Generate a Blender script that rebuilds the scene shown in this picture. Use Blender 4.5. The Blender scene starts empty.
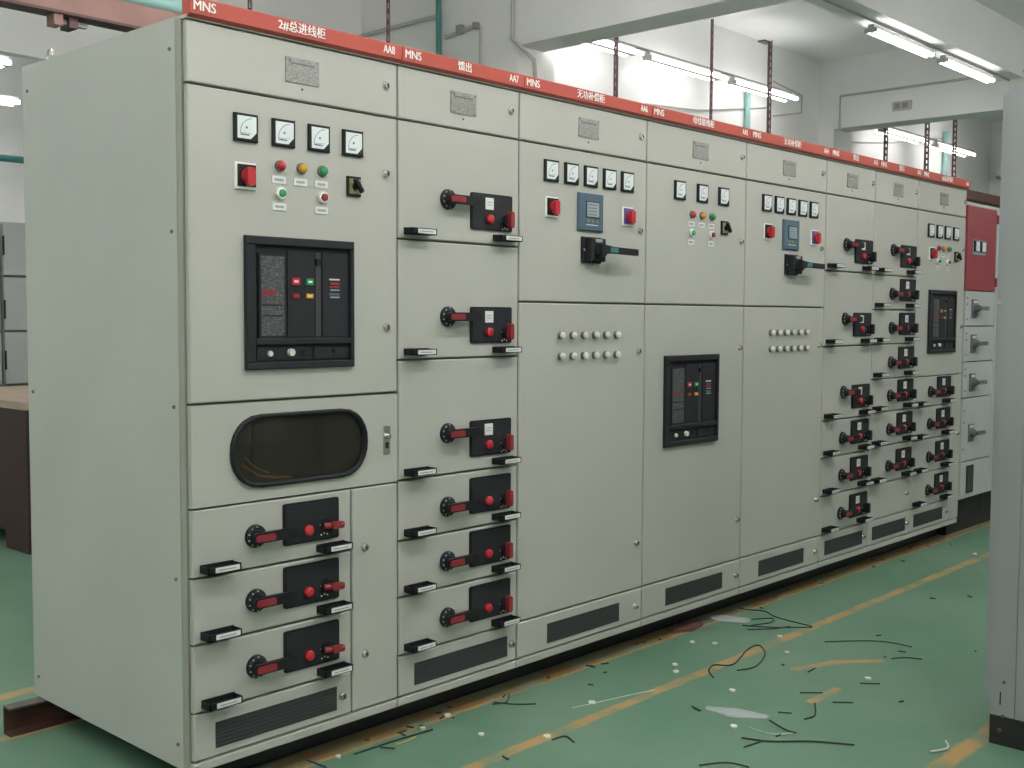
import bpy, math, random
from mathutils import Vector, Matrix
random.seed(7)
sc = bpy.context.scene
F = 0.1          # height of the steel channels the row stands on; floor is z = 0
CEIL = 4.38 + F
# ---------------------------------------------------------------- camera
cam_d = bpy.data.cameras.new('camera')
cam = bpy.data.objects.new('camera', cam_d)
sc.collection.objects.link(cam)
cam_d.sensor_width = 36.0
cam_d.lens = 1131.193 / 1024 * 36.0
cam_d.clip_end = 200
rt = Vector((0.67997738, -0.73321441, 0.00523343))
up = Vector((0.04017539, 0.0443832, 0.99820643))
fw = Vector((0.73213161, 0.67854754, -0.05963675))
cam.matrix_world = Matrix(((rt.x, up.x, -fw.x, -1.75114), (rt.y, up.y, -fw.y, -2.88689),
                           (rt.z, up.z, -fw.z, 1.34976 + F), (0, 0, 0, 1)))
sc.camera = cam
# ---------------------------------------------------------------- world and exposure
w = bpy.data.worlds.new('world'); sc.world = w; w.use_nodes = True
w.node_tree.nodes['Background'].inputs[0].default_value = (0.8, 0.9, 1.0, 1)
w.node_tree.nodes['Background'].inputs[1].default_value = 0.05
vs = sc.view_settings
vs.view_transform = 'Standard'; vs.look = 'None'; vs.gamma = 1; vs.use_curve_mapping = False
vs.exposure = 0.0
TUBE = 10.0      # brightness of the ordinary fluorescent tubes behind the row
TUBE_FILL = 50.0   # stronger tubes of the unseen lamps added as fill light

# ---------------------------------------------------------------- materials
def new_mat(name):
    m = bpy.data.materials.new(name); m.use_nodes = True
    return m, m.node_tree.nodes, m.node_tree.links, m.node_tree.nodes['Principled BSDF']

def simple(name, col, rough=.5, metal=0, bump=0, bscale=200, var=0, vscale=3, spec=.5):
    m, n, l, b = new_mat(name)
    b.inputs['Base Color'].default_value = (*col, 1)
    b.inputs['Roughness'].default_value = rough
    b.inputs['Metallic'].default_value = metal
    b.inputs['Specular IOR Level'].default_value = spec
    tc = n.new('ShaderNodeTexCoord')
    if var:
        nz = n.new('ShaderNodeTexNoise'); nz.inputs['Scale'].default_value = vscale
        nz.inputs['Detail'].default_value = 5
        l.new(tc.outputs['Object'], nz.inputs['Vector'])
        mr = n.new('ShaderNodeMapRange')
        mr.inputs[1].default_value = .3; mr.inputs[2].default_value = .7
        mr.inputs[3].default_value = 1 - var; mr.inputs[4].default_value = 1 + var
        l.new(nz.outputs['Fac'], mr.inputs[0])
        mx = n.new('ShaderNodeVectorMath'); mx.operation = 'SCALE'
        mx.inputs[0].default_value = col
        l.new(mr.outputs[0], mx.inputs['Scale']); l.new(mx.outputs[0], b.inputs['Base Color'])
    if bump:
        nb = n.new('ShaderNodeTexNoise'); nb.inputs['Scale'].default_value = bscale
        l.new(tc.outputs['Object'], nb.inputs['Vector'])
        bp = n.new('ShaderNodeBump'); bp.inputs['Strength'].default_value = bump
        bp.inputs['Distance'].default_value = .002
        l.new(nb.outputs['Fac'], bp.inputs['Height']); l.new(bp.outputs[0], b.inputs['Normal'])
    return m

M = {}
M['paint'] = simple('beige_grey_powder_coat', (.392, .398, .362), .45, bump=.08, bscale=350, var=.03)
M['paint_dark'] = simple('grey_frame_paint', (.30, .315, .26), .5, var=.04)
M['side'] = simple('pale_grey_green_powder_coat', (.425, .447, .418), .45, bump=.08, bscale=350, var=.04, vscale=2)
M['gap'] = simple('shaded_gap', (.11, .115, .095), .8)  # shade between the doors, painted as a dark sheet behind the gaps
M['red_strip'] = simple('red_strip_paint', (.45, .075, .055), .48, var=.04)
M['white'] = simple('white_print', (.85, .84, .82), .5)
M['black'] = simple('black_plastic', (.009, .010, .013), .55, spec=.28, var=.1, vscale=30)
M['black2'] = simple('dark_grey_plastic', (.016, .017, .021), .6, spec=.28, var=.1, vscale=30)
M['mesh_black'] = None
M['face'] = simple('meter_face_white', (.66, .72, .74), .3)
M['ink'] = simple('meter_ink', (.12, .13, .14), .5)
M['red'] = simple('red_plastic', (.42, .018, .028), .32)
M['red_dark'] = simple('dull_red_plastic', (.22, .02, .026), .42)
M['yellow'] = simple('amber_lens', (.62, .30, .03), .25)
M['green'] = simple('green_lens', (.03, .28, .10), .25)
M['chrome'] = simple('nickel_plated_steel', (.62, .60, .56), .25, metal=.9)
M['white_plastic'] = simple('ivory_plastic', (.70, .71, .66), .4)
M['label'] = simple('label_card', (.62, .63, .62), .45)
M['blue'] = simple('slate_blue_plastic', (.055, .105, .15), .42)
M['screen'] = simple('grey_display', (.30, .36, .38), .25)
M['violet'] = simple('violet_plate', (.08, .07, .26), .4)
M['olive'] = simple('olive_plate', (.22, .21, .09), .45)
M['teal_print'] = simple('teal_plastic', (.03, .17, .17), .4)
M['knob'] = simple('cream_button', (.60, .60, .54), .3)
M['glass_dark'] = None
M['orange_wire'] = simple('orange_brown_wire', (.55, .22, .06), .5)
M['steel_rust'] = simple('rusty_channel_steel', (.055, .022, .014), .75, var=.4, vscale=12, bump=.3, bscale=80)
M['steel_top'] = simple('weathered_steel', (.10, .085, .075), .7, var=.3, vscale=10)
M['tray'] = simple('red_brown_primer_steel', (.30, .17, .15), .6, var=.12, vscale=6)
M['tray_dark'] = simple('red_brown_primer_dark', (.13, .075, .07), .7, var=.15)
M['hanger'] = simple('slotted_angle_steel', (.13, .075, .075), .6, var=.2, vscale=20)
M['teal_pipe'] = simple('teal_painted_pipe', (.06, .24, .23), .4, var=.08)
M['aqua_pipe'] = simple('pale_aqua_pipe', (.30, .52, .50), .45, var=.08)
M['conduit'] = simple('painted_conduit', (.52, .51, .48), .5)
M['fixture'] = simple('fixture_white_enamel', (.55, .56, .55), .4)
M['cap'] = simple('tube_cap_metal', (.30, .30, .30), .4)
M['wall'] = simple('white_wall_paint', (.88, .88, .87), .8, bump=.15, bscale=60, var=.03, vscale=1.2)
M['ceiling'] = simple('white_ceiling_paint', (.88, .88, .875), .85, bump=.1, bscale=50, var=.03, vscale=.8)
M['soffit'] = M['ceiling']
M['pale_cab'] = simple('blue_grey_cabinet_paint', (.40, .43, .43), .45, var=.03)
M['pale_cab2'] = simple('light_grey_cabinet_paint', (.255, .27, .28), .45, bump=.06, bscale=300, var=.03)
M['old_red'] = simple('crimson_door_paint', (.25, .04, .05), .42, var=.08)
M['grey_plastic'] = simple('grey_plastic', (.12, .13, .13), .45)
M['base_black'] = simple('black_base_paint_and_shade', (.012, .013, .014), .6)
M['brown_wood'] = simple('dark_brown_panel', (.040, .013, .014), .55, var=.15, vscale=5)
M['wood_top'] = simple('pale_wood_top', (.42, .33, .25), .55, var=.1, vscale=8)
M['wire_black'] = simple('black_wire_insulation', (.012, .02, .018), .5)
M['wire_yellow'] = simple('yellow_wire_insulation', (.45, .38, .10), .5)
M['wire_blue'] = simple('blue_wire_insulation', (.03, .06, .14), .5)
M['wire_white'] = simple('white_wire_insulation', (.55, .60, .56), .5)
M['scrap'] = simple('white_plastic_scrap', (.70, .70, .62), .6)
M['cardboard'] = simple('brown_scrap', (.12, .05, .04), .8, var=.3, vscale=30)

def emis(name, col, st):
    m, n, l, b = new_mat(name)
    b.inputs['Base Color'].default_value = (.9, .9, .9, 1)
    b.inputs['Emission Color'].default_value = (*col, 1)
    b.inputs['Emission Strength'].default_value = st
    return m
M['tube'] = emis('fluorescent_tube', (1.0, .985, .96), TUBE)
M['tube_fill'] = emis('added_fill_tube', (1.0, .965, .93), TUBE_FILL)

def glass_dark():
    m, n, l, b = new_mat('smoked_window_pane')
    b.inputs['Base Color'].default_value = (.45, .43, .36, 1)
    b.inputs['Roughness'].default_value = .04
    b.inputs['Transmission Weight'].default_value = .97
    b.inputs['IOR'].default_value = 1.3
    return m
M['glass_dark'] = glass_dark()

def film():
    m, n, l, b = new_mat('clear_plastic_film')
    b.inputs['Base Color'].default_value = (.8, .86, .88, 1)
    b.inputs['Roughness'].default_value = .35
    b.inputs['Alpha'].default_value = .28
    return m
M['film'] = film()

def perforated():
    m, n, l, b = new_mat('black_vent_mesh')
    tc = n.new('ShaderNodeTexCoord')
    v = n.new('ShaderNodeTexVoronoi'); v.inputs['Scale'].default_value = 220; v.inputs['Randomness'].default_value = 0
    l.new(tc.outputs['Object'], v.inputs['Vector'])
    r = n.new('ShaderNodeValToRGB')
    r.color_ramp.elements[0].position = .3; r.color_ramp.elements[0].color = (.008, .009, .01, 1)
    r.color_ramp.elements[1].position = .42; r.color_ramp.elements[1].color = (.035, .037, .04, 1)
    l.new(v.outputs['Distance'], r.inputs[0]); l.new(r.outputs[0], b.inputs['Base Color'])
    b.inputs['Roughness'].default_value = .6
    return m
M['mesh_black'] = perforated()

def plate_mat():
    m, n, l, b = new_mat('etched_nameplate_metal')
    tc = n.new('ShaderNodeTexCoord')
    mp = n.new('ShaderNodeMapping'); mp.inputs['Scale'].default_value = (110, 110, 420)
    l.new(tc.outputs['Object'], mp.inputs[0])
    nz = n.new('ShaderNodeTexNoise'); nz.inputs['Scale'].default_value = 1; nz.inputs['Detail'].default_value = 3
    l.new(mp.outputs[0], nz.inputs['Vector'])
    r = n.new('ShaderNodeValToRGB')
    r.color_ramp.elements[0].position = .42; r.color_ramp.elements[0].color = (.21, .21, .20, 1)
    r.color_ramp.elements[1].position = .58; r.color_ramp.elements[1].color = (.33, .33, .31, 1)
    l.new(nz.outputs['Fac'], r.inputs[0]); l.new(r.outputs[0], b.inputs['Base Color'])
    b.inputs['Roughness'].default_value = .35; b.inputs['Metallic'].default_value = .35
    return m
M['plate'] = plate_mat()

def trip_mat():
    m, n, l, b = new_mat('trip_unit_print')
    tc = n.new('ShaderNodeTexCoord')
    mp = n.new('ShaderNodeMapping'); mp.inputs['Scale'].default_value = (90, 90, 140)
    l.new(tc.outputs['Object'], mp.inputs[0])
    nz = n.new('ShaderNodeTexNoise'); nz.inputs['Scale'].default_value = 1; nz.inputs['Detail'].default_value = 4
    l.new(mp.outputs[0], nz.inputs['Vector'])
    r = n.new('ShaderNodeValToRGB')
    r.color_ramp.elements[0].position = .45; r.color_ramp.elements[0].color = (.045, .05, .052, 1)
    r.color_ramp.elements[1].position = .70; r.color_ramp.elements[1].color = (.14, .15, .15, 1)
    l.new(nz.outputs['Fac'], r.inputs[0]); l.new(r.outputs[0], b.inputs['Base Color'])
    b.inputs['Roughness'].default_value = .3
    return m
M['trip'] = trip_mat()

# floor: green painted concrete with worn orange lane lines
LINES = [((-.3, .07), (7.0, .07), .05, 0), ((-.3, .016), (7.0, .016), .011, 1), ((-3.0, -.395), (9.0, -.335), .026, 1),
         ((-6, 1.39), (.8, 1.39), .035, 1), ((-.30, .95), (.5, .95), .022, 1),
         ((-1.0, -1.47), (6.0, -1.47), .032, 1), ((2.42, -.62), (2.63, -.70), .022, 1),
         ((2.63, -.70), (2.78, -.83), .022, 1), ((2.11, -.867), (2.31, -.867), .02, 1)]
def floor_mat():
    m, n, l, b = new_mat('green_painted_concrete')
    tc = n.new('ShaderNodeTexCoord')
    def noise(s, d=4, vec=None):
        z = n.new('ShaderNodeTexNoise'); z.inputs['Scale'].default_value = s; z.inputs['Detail'].default_value = d
        l.new(vec or tc.outputs['Object'], z.inputs['Vector']); return z
    def math_(op, a, b_=None, c=None):
        x = n.new('ShaderNodeMath'); x.operation = op
        for i, q in enumerate((a, b_, c)):
            if q is None: continue
            if isinstance(q, (int, float)): x.inputs[i].default_value = q
            else: l.new(q, x.inputs[i])
        return x.outputs[0]
    def vm(op, a, b_=None, out=0):
        x = n.new('ShaderNodeVectorMath'); x.operation = op
        for i, q in enumerate((a, b_)):
            if q is None: continue
            if isinstance(q, tuple): x.inputs[i].default_value = q
            else: l.new(q, x.inputs[i])
        return x.outputs[out]
    n1 = noise(1.1, 6); n2 = noise(14, 5); n3 = noise(70, 3)
    r = n.new('ShaderNodeValToRGB')
    r.color_ramp.elements[0].position = .3; r.color_ramp.elements[0].color = (.076, .180, .115, 1)
    r.color_ramp.elements[1].position = .72; r.color_ramp.elements[1].color = (.155, .255, .185, 1)
    s = math_('ADD', math_('MULTIPLY', n1.outputs['Fac'], .68), math_('MULTIPLY', n2.outputs['Fac'], .32))
    l.new(s, r.inputs[0]); col = r.outputs[0]
    # dirty speckles
    r3 = n.new('ShaderNodeValToRGB')
    r3.color_ramp.elements[0].position = .62; r3.color_ramp.elements[0].color = (0, 0, 0, 1)
    r3.color_ramp.elements[1].position = .74; r3.color_ramp.elements[1].color = (.55, .55, .55, 1)
    l.new(n3.outputs['Fac'], r3.inputs[0])
    mx = n.new('ShaderNodeMix'); mx.data_type = 'RGBA'
    l.new(r3.outputs[0], mx.inputs[0]); l.new(col, mx.inputs[6]); mx.inputs[7].default_value = (.09, .14, .10, 1)
    col = mx.outputs[2]
    # lane lines
    wob = vm('SCALE', vm('SUBTRACT', n2.outputs['Color'], (.5, .5, .5)), None)
    wob.node.inputs['Scale'].default_value = .03
    p = vm('ADD', tc.outputs['Object'], wob)
    p = vm('MULTIPLY', p, (1, 1, 0))
    total = {0: None, 1: None}
    for (a, e, hw, k) in LINES:
        ba = (e[0] - a[0], e[1] - a[1], 0); L2 = ba[0]**2 + ba[1]**2
        pa = vm('SUBTRACT', p, (a[0], a[1], 0))
        dt = vm('DOT_PRODUCT', pa, ba, 1)
        h = math_('DIVIDE', dt, L2); h.node.use_clamp = True
        sc_ = n.new('ShaderNodeVectorMath'); sc_.operation = 'SCALE'; sc_.inputs[0].default_value = ba
        l.new(h, sc_.inputs['Scale'])
        d = vm('LENGTH', vm('SUBTRACT', pa, sc_.outputs[0]), None, 1)
        mr = n.new('ShaderNodeMapRange')
        mr.inputs[1].default_value = hw * .75; mr.inputs[2].default_value = hw * 1.2
        mr.inputs[3].default_value = 1; mr.inputs[4].default_value = 0
        l.new(d, mr.inputs[0])
        total[k] = mr.outputs[0] if total[k] is None else math_('MAXIMUM', total[k], mr.outputs[0])
    wear = n.new('ShaderNodeMapRange')
    wn = noise(7, 6)
    wear.inputs[1].default_value = .36; wear.inputs[2].default_value = .56
    wear.inputs[3].default_value = .25; wear.inputs[4].default_value = .92
    l.new(wn.outputs['Fac'], wear.inputs[0])
    for k, c in ((1, (.42, .26, .10, 1)), (0, (.21, .11, .04, 1))):
        mx = n.new('ShaderNodeMix'); mx.data_type = 'RGBA'
        l.new(math_('MULTIPLY', total[k], wear.outputs[0]), mx.inputs[0])
        l.new(col, mx.inputs[6]); mx.inputs[7].default_value = c
        col = mx.outputs[2]
    l.new(col, b.inputs['Base Color'])
    rr = n.new('ShaderNodeMapRange'); rr.inputs[3].default_value = .38; rr.inputs[4].default_value = .62
    l.new(n2.outputs['Fac'], rr.inputs[0]); l.new(rr.outputs[0], b.inputs['Roughness'])
    b.inputs['Specular IOR Level'].default_value = .35
    bp = n.new('ShaderNodeBump'); bp.inputs['Strength'].default_value = .25; bp.inputs['Distance'].default_value = .002
    l.new(n2.outputs['Fac'], bp.inputs['Height']); l.new(bp.outputs[0], b.inputs['Normal'])
    return m
M['floor'] = floor_mat()

# ---------------------------------------------------------------- mesh builder
class MB:
    def __init__(s): s.v = []; s.f = []; s.m = []; s.s = []; s.mats = []
    def mi(s, mat):
        if mat not in s.mats: s.mats.append(mat)
        return s.mats.index(mat)
    def add(s, vs_, fs, mat, smooth=False):
        o = len(s.v); s.v += [tuple(p) for p in vs_]; k = s.mi(mat)
        for f in fs:
            s.f.append([i + o for i in f]); s.m.append(k); s.s.append(smooth)
        return s
    def box(s, x0, x1, y0, y1, z0, z1, mat, ch=0):
        """box; ch = chamfer width on its front (low-y) edges"""
        if ch:
            c = ch
            vs_ = [(x0, y1, z0), (x1, y1, z0), (x1, y1, z1), (x0, y1, z1),
                   (x0, y0 + c, z0), (x1, y0 + c, z0), (x1, y0 + c, z1), (x0, y0 + c, z1),
                   (x0 + c, y0, z0 + c), (x1 - c, y0, z0 + c), (x1 - c, y0, z1 - c), (x0 + c, y0, z1 - c)]
            fs = [(0, 3, 2, 1), (8, 9, 10, 11)]
            for i in range(4):
                j = (i + 1) % 4
                fs += [(i, j, 4 + j, 4 + i), (4 + i, 4 + j, 8 + j, 8 + i)]
            return s.add(vs_, fs, mat)
        vs_ = [(x, y, z) for z in (z0, z1) for y in (y0, y1) for x in (x0, x1)]
        return s.add(vs_, [(0, 2, 3, 1), (4, 5, 7, 6), (0, 1, 5, 4), (2, 6, 7, 3), (0, 4, 6, 2), (1, 3, 7, 5)], mat)
    def prism(s, pts, y0, y1, mat):
        n = len(pts)
        vs_ = [(x, y0, z) for x, z in pts] + [(x, y1, z) for x, z in pts]
        fs = [tuple(range(n)), tuple(range(2 * n - 1, n - 1, -1))]
        fs += [(i, n + i, n + (i + 1) % n, (i + 1) % n) for i in range(n)]
        return s.add(vs_, fs, mat)
    def cyl(s, a, b, ra, rb, mat, n=20, caps=True):
        a, b = Vector(a), Vector(b); d = (b - a).normalized()
        u = d.orthogonal().normalized(); v = d.cross(u)
        vs_ = []
        for c, r in ((a, ra), (b, rb)):
            for i in range(n):
                t = 2 * math.pi * i / n
                vs_.append(c + u * (r * math.cos(t)) + v * (r * math.sin(t)))
        s.add(vs_, [(i, (i + 1) % n, n + (i + 1) % n, n + i) for i in range(n)], mat, True)
        if caps:
            s.add(vs_[:n], [tuple(range(n - 1, -1, -1))], mat); s.add(vs_[n:], [tuple(range(n))], mat)
        return s
    def dome(s, c, r, h, mat, n=16, k=4):
        """dome bulging toward -y from centre c"""
        vs_ = []; fs = []
        for j in range(k):
            a = math.pi / 2 * j / k
            for i in range(n):
                t = 2 * math.pi * i / n
                vs_.append((c[0] + r * math.cos(a) * math.cos(t), c[1] - h * math.sin(a), c[2] + r * math.cos(a) * math.sin(t)))
        vs_.append((c[0], c[1] - h, c[2])); top = len(vs_) - 1
        for j in range(k - 1):
            for i in range(n):
                fs.append((j * n + i, j * n + (i + 1) % n, (j + 1) * n + (i + 1) % n, (j + 1) * n + i))
        for i in range(n): fs.append(((k - 1) * n + i, (k - 1) * n + (i + 1) % n, top))
        return s.add(vs_, fs, mat, True)
    def tube(s, pts, r, mat, n=8):
        P = [Vector(p) for p in pts]; vs_ = []; fs = []
        u = None
        for i, p in enumerate(P):
            d = (P[min(i + 1, len(P) - 1)] - P[max(i - 1, 0)]).normalized()
            if u is None: u = d.orthogonal().normalized()
            u = (u - d * u.dot(d)).normalized(); v = d.cross(u)
            for k in range(n):
                t = 2 * math.pi * k / n
                vs_.append(p + u * (r * math.cos(t)) + v * (r * math.sin(t)))
        for i in range(len(P) - 1):
            for k in range(n):
                fs.append((i * n + k, i * n + (k + 1) % n, (i + 1) * n + (k + 1) % n, (i + 1) * n + k))
        s.add(vs_, fs, mat, True)
        s.add(vs_[:n], [tuple(range(n - 1, -1, -1))], mat); s.add(vs_[-n:], [tuple(range(n))], mat)
        return s
    def mesh(s, name, origin=(0, 0, 0)):
        me = bpy.data.meshes.new(name)
        ox, oy, oz = origin
        me.from_pydata([(x - ox, y - oy, z - oz) for x, y, z in s.v], [], s.f)
        for mt in s.mats: me.materials.append(M[mt])
        me.polygons.foreach_set('material_index', s.m)
        me.polygons.foreach_set('use_smooth', s.s)
        me.validate(); me.update()
        return me
    def centre(s):
        lo = [min(p[i] for p in s.v) for i in range(3)]; hi = [max(p[i] for p in s.v) for i in range(3)]
        return tuple((a + b) / 2 for a, b in zip(lo, hi))
    def build(s, name, parent=None, **kw):
        """link as ONE object whose coordinates were given in the top thing's frame"""
        c = s.centre()
        o = bpy.data.objects.new(name, s.mesh(name, c)); sc.collection.objects.link(o)
        place(o, c, parent); props(o, **kw)
        return o
OFF = {}
def place(o, c, parent):
    """c is given in the frame of the top-level thing"""
    OFF[o] = Vector(c)
    if parent:
        o.parent = parent
        base = OFF[parent] if parent.parent else Vector((0, 0, 0))
        o.location = Vector(c) - base
    else:
        o.location = c
def props(o, label=None, cat=None, group=None, kind=None):
    if label: o['label'] = label
    if cat: o['category'] = cat
    if group: o['group'] = group
    if kind: o['kind'] = kind
    return o
def empty(name, loc, label, cat, group=None):
    o = bpy.data.objects.new(name, None); sc.collection.objects.link(o); o.location = loc
    o.empty_display_size = .1; OFF[o] = Vector(loc)
    return props(o, label, cat, group)
CACHE = {}
def inst(name, key, fn, loc, parent, **kw):
    """object at loc (top thing's frame) sharing the mesh built once by fn around the origin"""
    if key not in CACHE:
        b = MB(); fn(b); CACHE[key] = b.mesh(name)
    o = bpy.data.objects.new(name, CACHE[key]); sc.collection.objects.link(o)
    place(o, loc, parent); props(o, **kw)
    return o
def struct(name, b): return b.build(name, None, kind='structure')

def rrect(x0, x1, z0, z1, r, n=5):
    pts = []
    for cx, cz, a0 in ((x1 - r, z0 + r, -90), (x1 - r, z1 - r, 0), (x0 + r, z1 - r, 90), (x0 + r, z0 + r, 180)):
        for i in range(n + 1):
            t = math.radians(a0 + 90 * i / n); pts.append((cx + r * math.cos(t), cz + r * math.sin(t)))
    return pts

# ---------------------------------------------------------------- room
b = MB(); b.box(-9, 21, -8, 14, -.1, 0, 'floor'); fl = b.mesh('floor')
flo = bpy.data.objects.new('floor', fl); sc.collection.objects.link(flo); flo['kind'] = 'structure'
b = MB(); b.box(-9, 21, -8, 14, CEIL, CEIL + .15, 'ceiling'); struct('ceiling', b)
XB1, XB2, XB3, XB0 = 5.19, 10.69, 16.19, -.31
WY = 3.7
b = MB(); b.box(5.51, 21, WY, WY + .2, 0, CEIL, 'wall'); struct('wall_back', b)
b = MB(); b.box(XB1, XB1 + .32, WY - .2, 13.8, 0, CEIL, 'wall'); struct('wall_partition', b)
b = MB(); b.box(20.8, 21, -8, WY, 0, CEIL, 'wall'); struct('wall_right', b)
b = MB(); b.box(-9.2, -9, -8, 14, 0, CEIL, 'wall'); struct('wall_left', b)
b = MB(); b.box(-9, 21, -8.2, -8, 0, CEIL, 'wall'); struct('wall_front', b)
b = MB(); b.box(-9, XB1, 9.0, 9.2, 0, CEIL, 'wall'); struct('wall_far', b)
tn = 0
def trim(b):
    global tn
    tn += 1; struct('trim_%d' % tn, b)
for x in (XB2, XB3):                                   # wall columns
    b = MB(); b.box(x, x + .45, WY - .2, WY, 0, CEIL, 'wall'); trim(b)
b = MB(); b.box(XB1 + .32, XB1 + .45, WY - .2, WY, 0, CEIL, 'wall'); trim(b)
for x in (XB1, XB2, XB3):                              # cross beams
    b = MB(); b.box(x, x + .32, -8, WY - .2, 3.57 + F, CEIL, 'soffit'); trim(b)
b = MB(); b.box(-9, 21, 1.36, 1.66, 3.87 + F, CEIL, 'soffit'); trim(b)     # long beam over the aisle lamps
b = MB(); b.box(-9, XB1, 5.5, 5.6, 3.25 + F, CEIL, 'soffit'); trim(b)      # long beam behind the row
b = MB(); b.box(-9, 21, -4.6, -4.3, 3.87 + F, CEIL, 'soffit'); trim(b)

# ---------------------------------------------------------------- lamps
def tube_fn(b): b.cyl((-.59, 0, 0), (.59, 0, 0), .019, .019, 'tube', 12)
def tube2_fn(b): b.cyl((-.59, 0, 0), (.59, 0, 0), .019, .019, 'tube_fill', 12)
def house_fn(b):
    b.prism([(-.61, -.022), (.61, -.022), (.61, .045), (-.61, .045)], -.028, .028, 'fixture')
    for sx in (-1, 1):
        b.box(sx * .605 - .012, sx * .605 + .008, -.055, .055, -.024, .012, 'conduit')
def lamp(x, y, z, label, group=None, fill=False):
    t = empty('fluorescent_light', (x, y, z + F), label, 'ceiling light', group)
    inst('housing', 'lamp_housing', house_fn, (0, 0, 0), t)
    for s in (-1, 1): inst('tube', 'lamp_tube2' if fill else 'lamp_tube', tube2_fn if fill else tube_fn, (0, s * (.026 if y == 1.5 else .072), -.010), t)
    if fill:
        top = (3.87 if y == 1.5 else 4.38) - z
        for sx in (-.4, .4):
            b = MB(); b.cyl((sx, 0, .045), (sx, 0, top), .006, .006, 'cap', 8); b.build('hanging_rod', t)
    return t
lamp(6.02, 3.4, 3.74, 'ceiling light half hidden by the first cross beam, leftmost in the far lamp row')
lamp(7.45, 3.4, 3.74, 'ceiling light in the middle of the far row, crossed by a thin slotted hanger')
lamp(8.9, 3.4, 3.74, 'lit twin tube light in the far lamp row just left of the second cross beam')
lamp(12.35, 3.4, 3.68, 'small far twin tube light seen just below the second cross beam, left of its neighbour')
lamp(13.98, 3.4, 3.68, 'small far twin tube light below the second cross beam, farthest one of the row')
lamp(8.02, 1.5, 3.78, 'lit twin tube light at top right under the long beam, the nearer of two')
lamp(9.53, 1.5, 3.78, 'lit twin tube light at top right ending just above the foreground cabinet')
lamp(1.47, 5.95, 3.27, 'twin tube light at upper left edge just under the long white beam')
lamp(2.44, 8.0, 3.36, 'twin tube light at left edge above the horizontal teal pipe, behind the first cabinet')
for y, xs in ((1.5, (-3.9, -2.4, -.9, .8, 2.4, 4.0)), (-1.7, (-5.4, -3.6, -2.0, -.4, 1.2, 2.8, 4.4, 7.4, 9.2)), (-3.6, (-5.4, -2.2, 1.8, 7.4, 12.5)), (-6.4, (-4.0, 3.0)), (1.5, (-6.5,)), (7.0, (-4, -1.2, .6))):  # unseen lamps added to brighten the cabinets, walls and beams
    for x in xs:
        lamp(x, y, {1.5: 3.5, 7.0: 3.8}.get(y, 3.38), 'added twin tube fill light outside the view', 'added fill lamps out of view', True)
for x in (13.4, 15.0): lamp(x, 1.5, 3.80, 'twin tube ceiling light beyond the second cross beam, hidden behind it', 'lamps hidden by the beam')
# conduit feeding lamps
def pipe(name, pts, r, mat, label, cat, n=10):
    b = MB(); b.tube([(x, y, z + F) for x, y, z in pts], r, mat, n)
    return b.build(name, None, label=label, cat=cat)
pipe('lamp_conduit', [(5.52, 3.4, 3.80), (9.5, 3.4, 3.80)], .014, 'cap', 'thin grey conduit running along the far row of ceiling lights', 'conduit')
pipe('lamp_conduit', [(5.53, 1.5, 3.858), (10.66, 1.5, 3.858)], .010, 'cap', 'grey conduit under the long beam carrying the two top right lights', 'conduit')
pipe('lamp_conduit', [(11.02, 3.4, 3.74), (14.7, 3.4, 3.74)], .014, 'cap', 'thin conduit carrying the small far lights beyond the second cross beam', 'conduit')
pipe('wall_conduit', [(10.67, 3.42, 3.55), (10.67, 3.42, 3.94), (10.67, -.5, 3.94)], .014, 'conduit', 'thin conduit running along the face of the second cross beam', 'conduit')
pipe('wall_conduit', [(5.17, 3.54, 4.45), (5.17, 3.54, 3.62), (5.17, 3.42, 3.52), (5.30, 3.42, 3.46), (5.36, 3.46, 3.36), (5.36, 3.48, 1.0)], .017, 'conduit', 'bent conduit dropping down the column under the first cross beam', 'conduit')
pipe('wall_conduit', [(5.155, 7.0, 3.95), (5.155, 4.40, 3.96)], .018, 'conduit', 'horizontal conduit on the partition wall left of the vertical teal pipe', 'conduit')
b = MB(); b.tube([(5.155, 4.32, 3.76 + F), (5.155, 3.93, 3.80 + F)], .018, 'conduit', 10)
b.box(5.12, 5.17, 4.10, 4.16, 3.76 + F, 3.83 + F, 'cap'); b.box(5.12, 5.17, 3.92, 3.96, 3.77 + F, 3.82 + F, 'cap')
b.tube([(5.16, 3.9, 3.79 + F), (5.16, 3.9, 1.0)], .010, 'conduit', 8)
b.build('wall_conduit', None, label='short conduit with two junction boxes right of the vertical teal pipe', cat='conduit')
pipe('teal_pipe', [(5.12, 4.37, 0.4), (5.12, 4.37, 4.2)], .026, 'teal_pipe', 'vertical dark teal pipe standing against the partition wall above second cabinet', 'pipe', 14)
pipe('aqua_pipe', [(9.03, 3.66, .4), (9.03, 3.66, 3.78)], .03, 'aqua_pipe', 'pale aqua vertical pipe on back wall beside a slotted hanger before the second beam', 'pipe', 14)
pipe('aqua_pipe', [(14.35, 3.66, .4), (14.35, 3.66, 4.0)], .035, 'aqua_pipe', 'pale aqua vertical pipe on back wall far beyond the second cross beam', 'pipe', 14)
pipe('teal_pipe', [(-8.8, 3.205, 3.165), (4.9, 3.205, 3.165)], .045, 'aqua_pipe', 'horizontal teal pipe lying along the top of the red-brown tray', 'pipe', 14)
pipe('teal_pipe', [(-8.8, 8.0, 2.82), (5.1, 8.0, 2.82)], .033, 'teal_pipe', 'horizontal dark teal pipe at left edge crossing the far white wall', 'pipe', 14)
pipe('wall_cable', [(7.2, 3.68, 3.40), (8.1, 3.68, 3.46), (9.5, 3.68, 3.68)], .008, 'conduit', 'thin sagging cable on back wall left of the pale aqua pipe', 'cable', 6)
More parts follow.
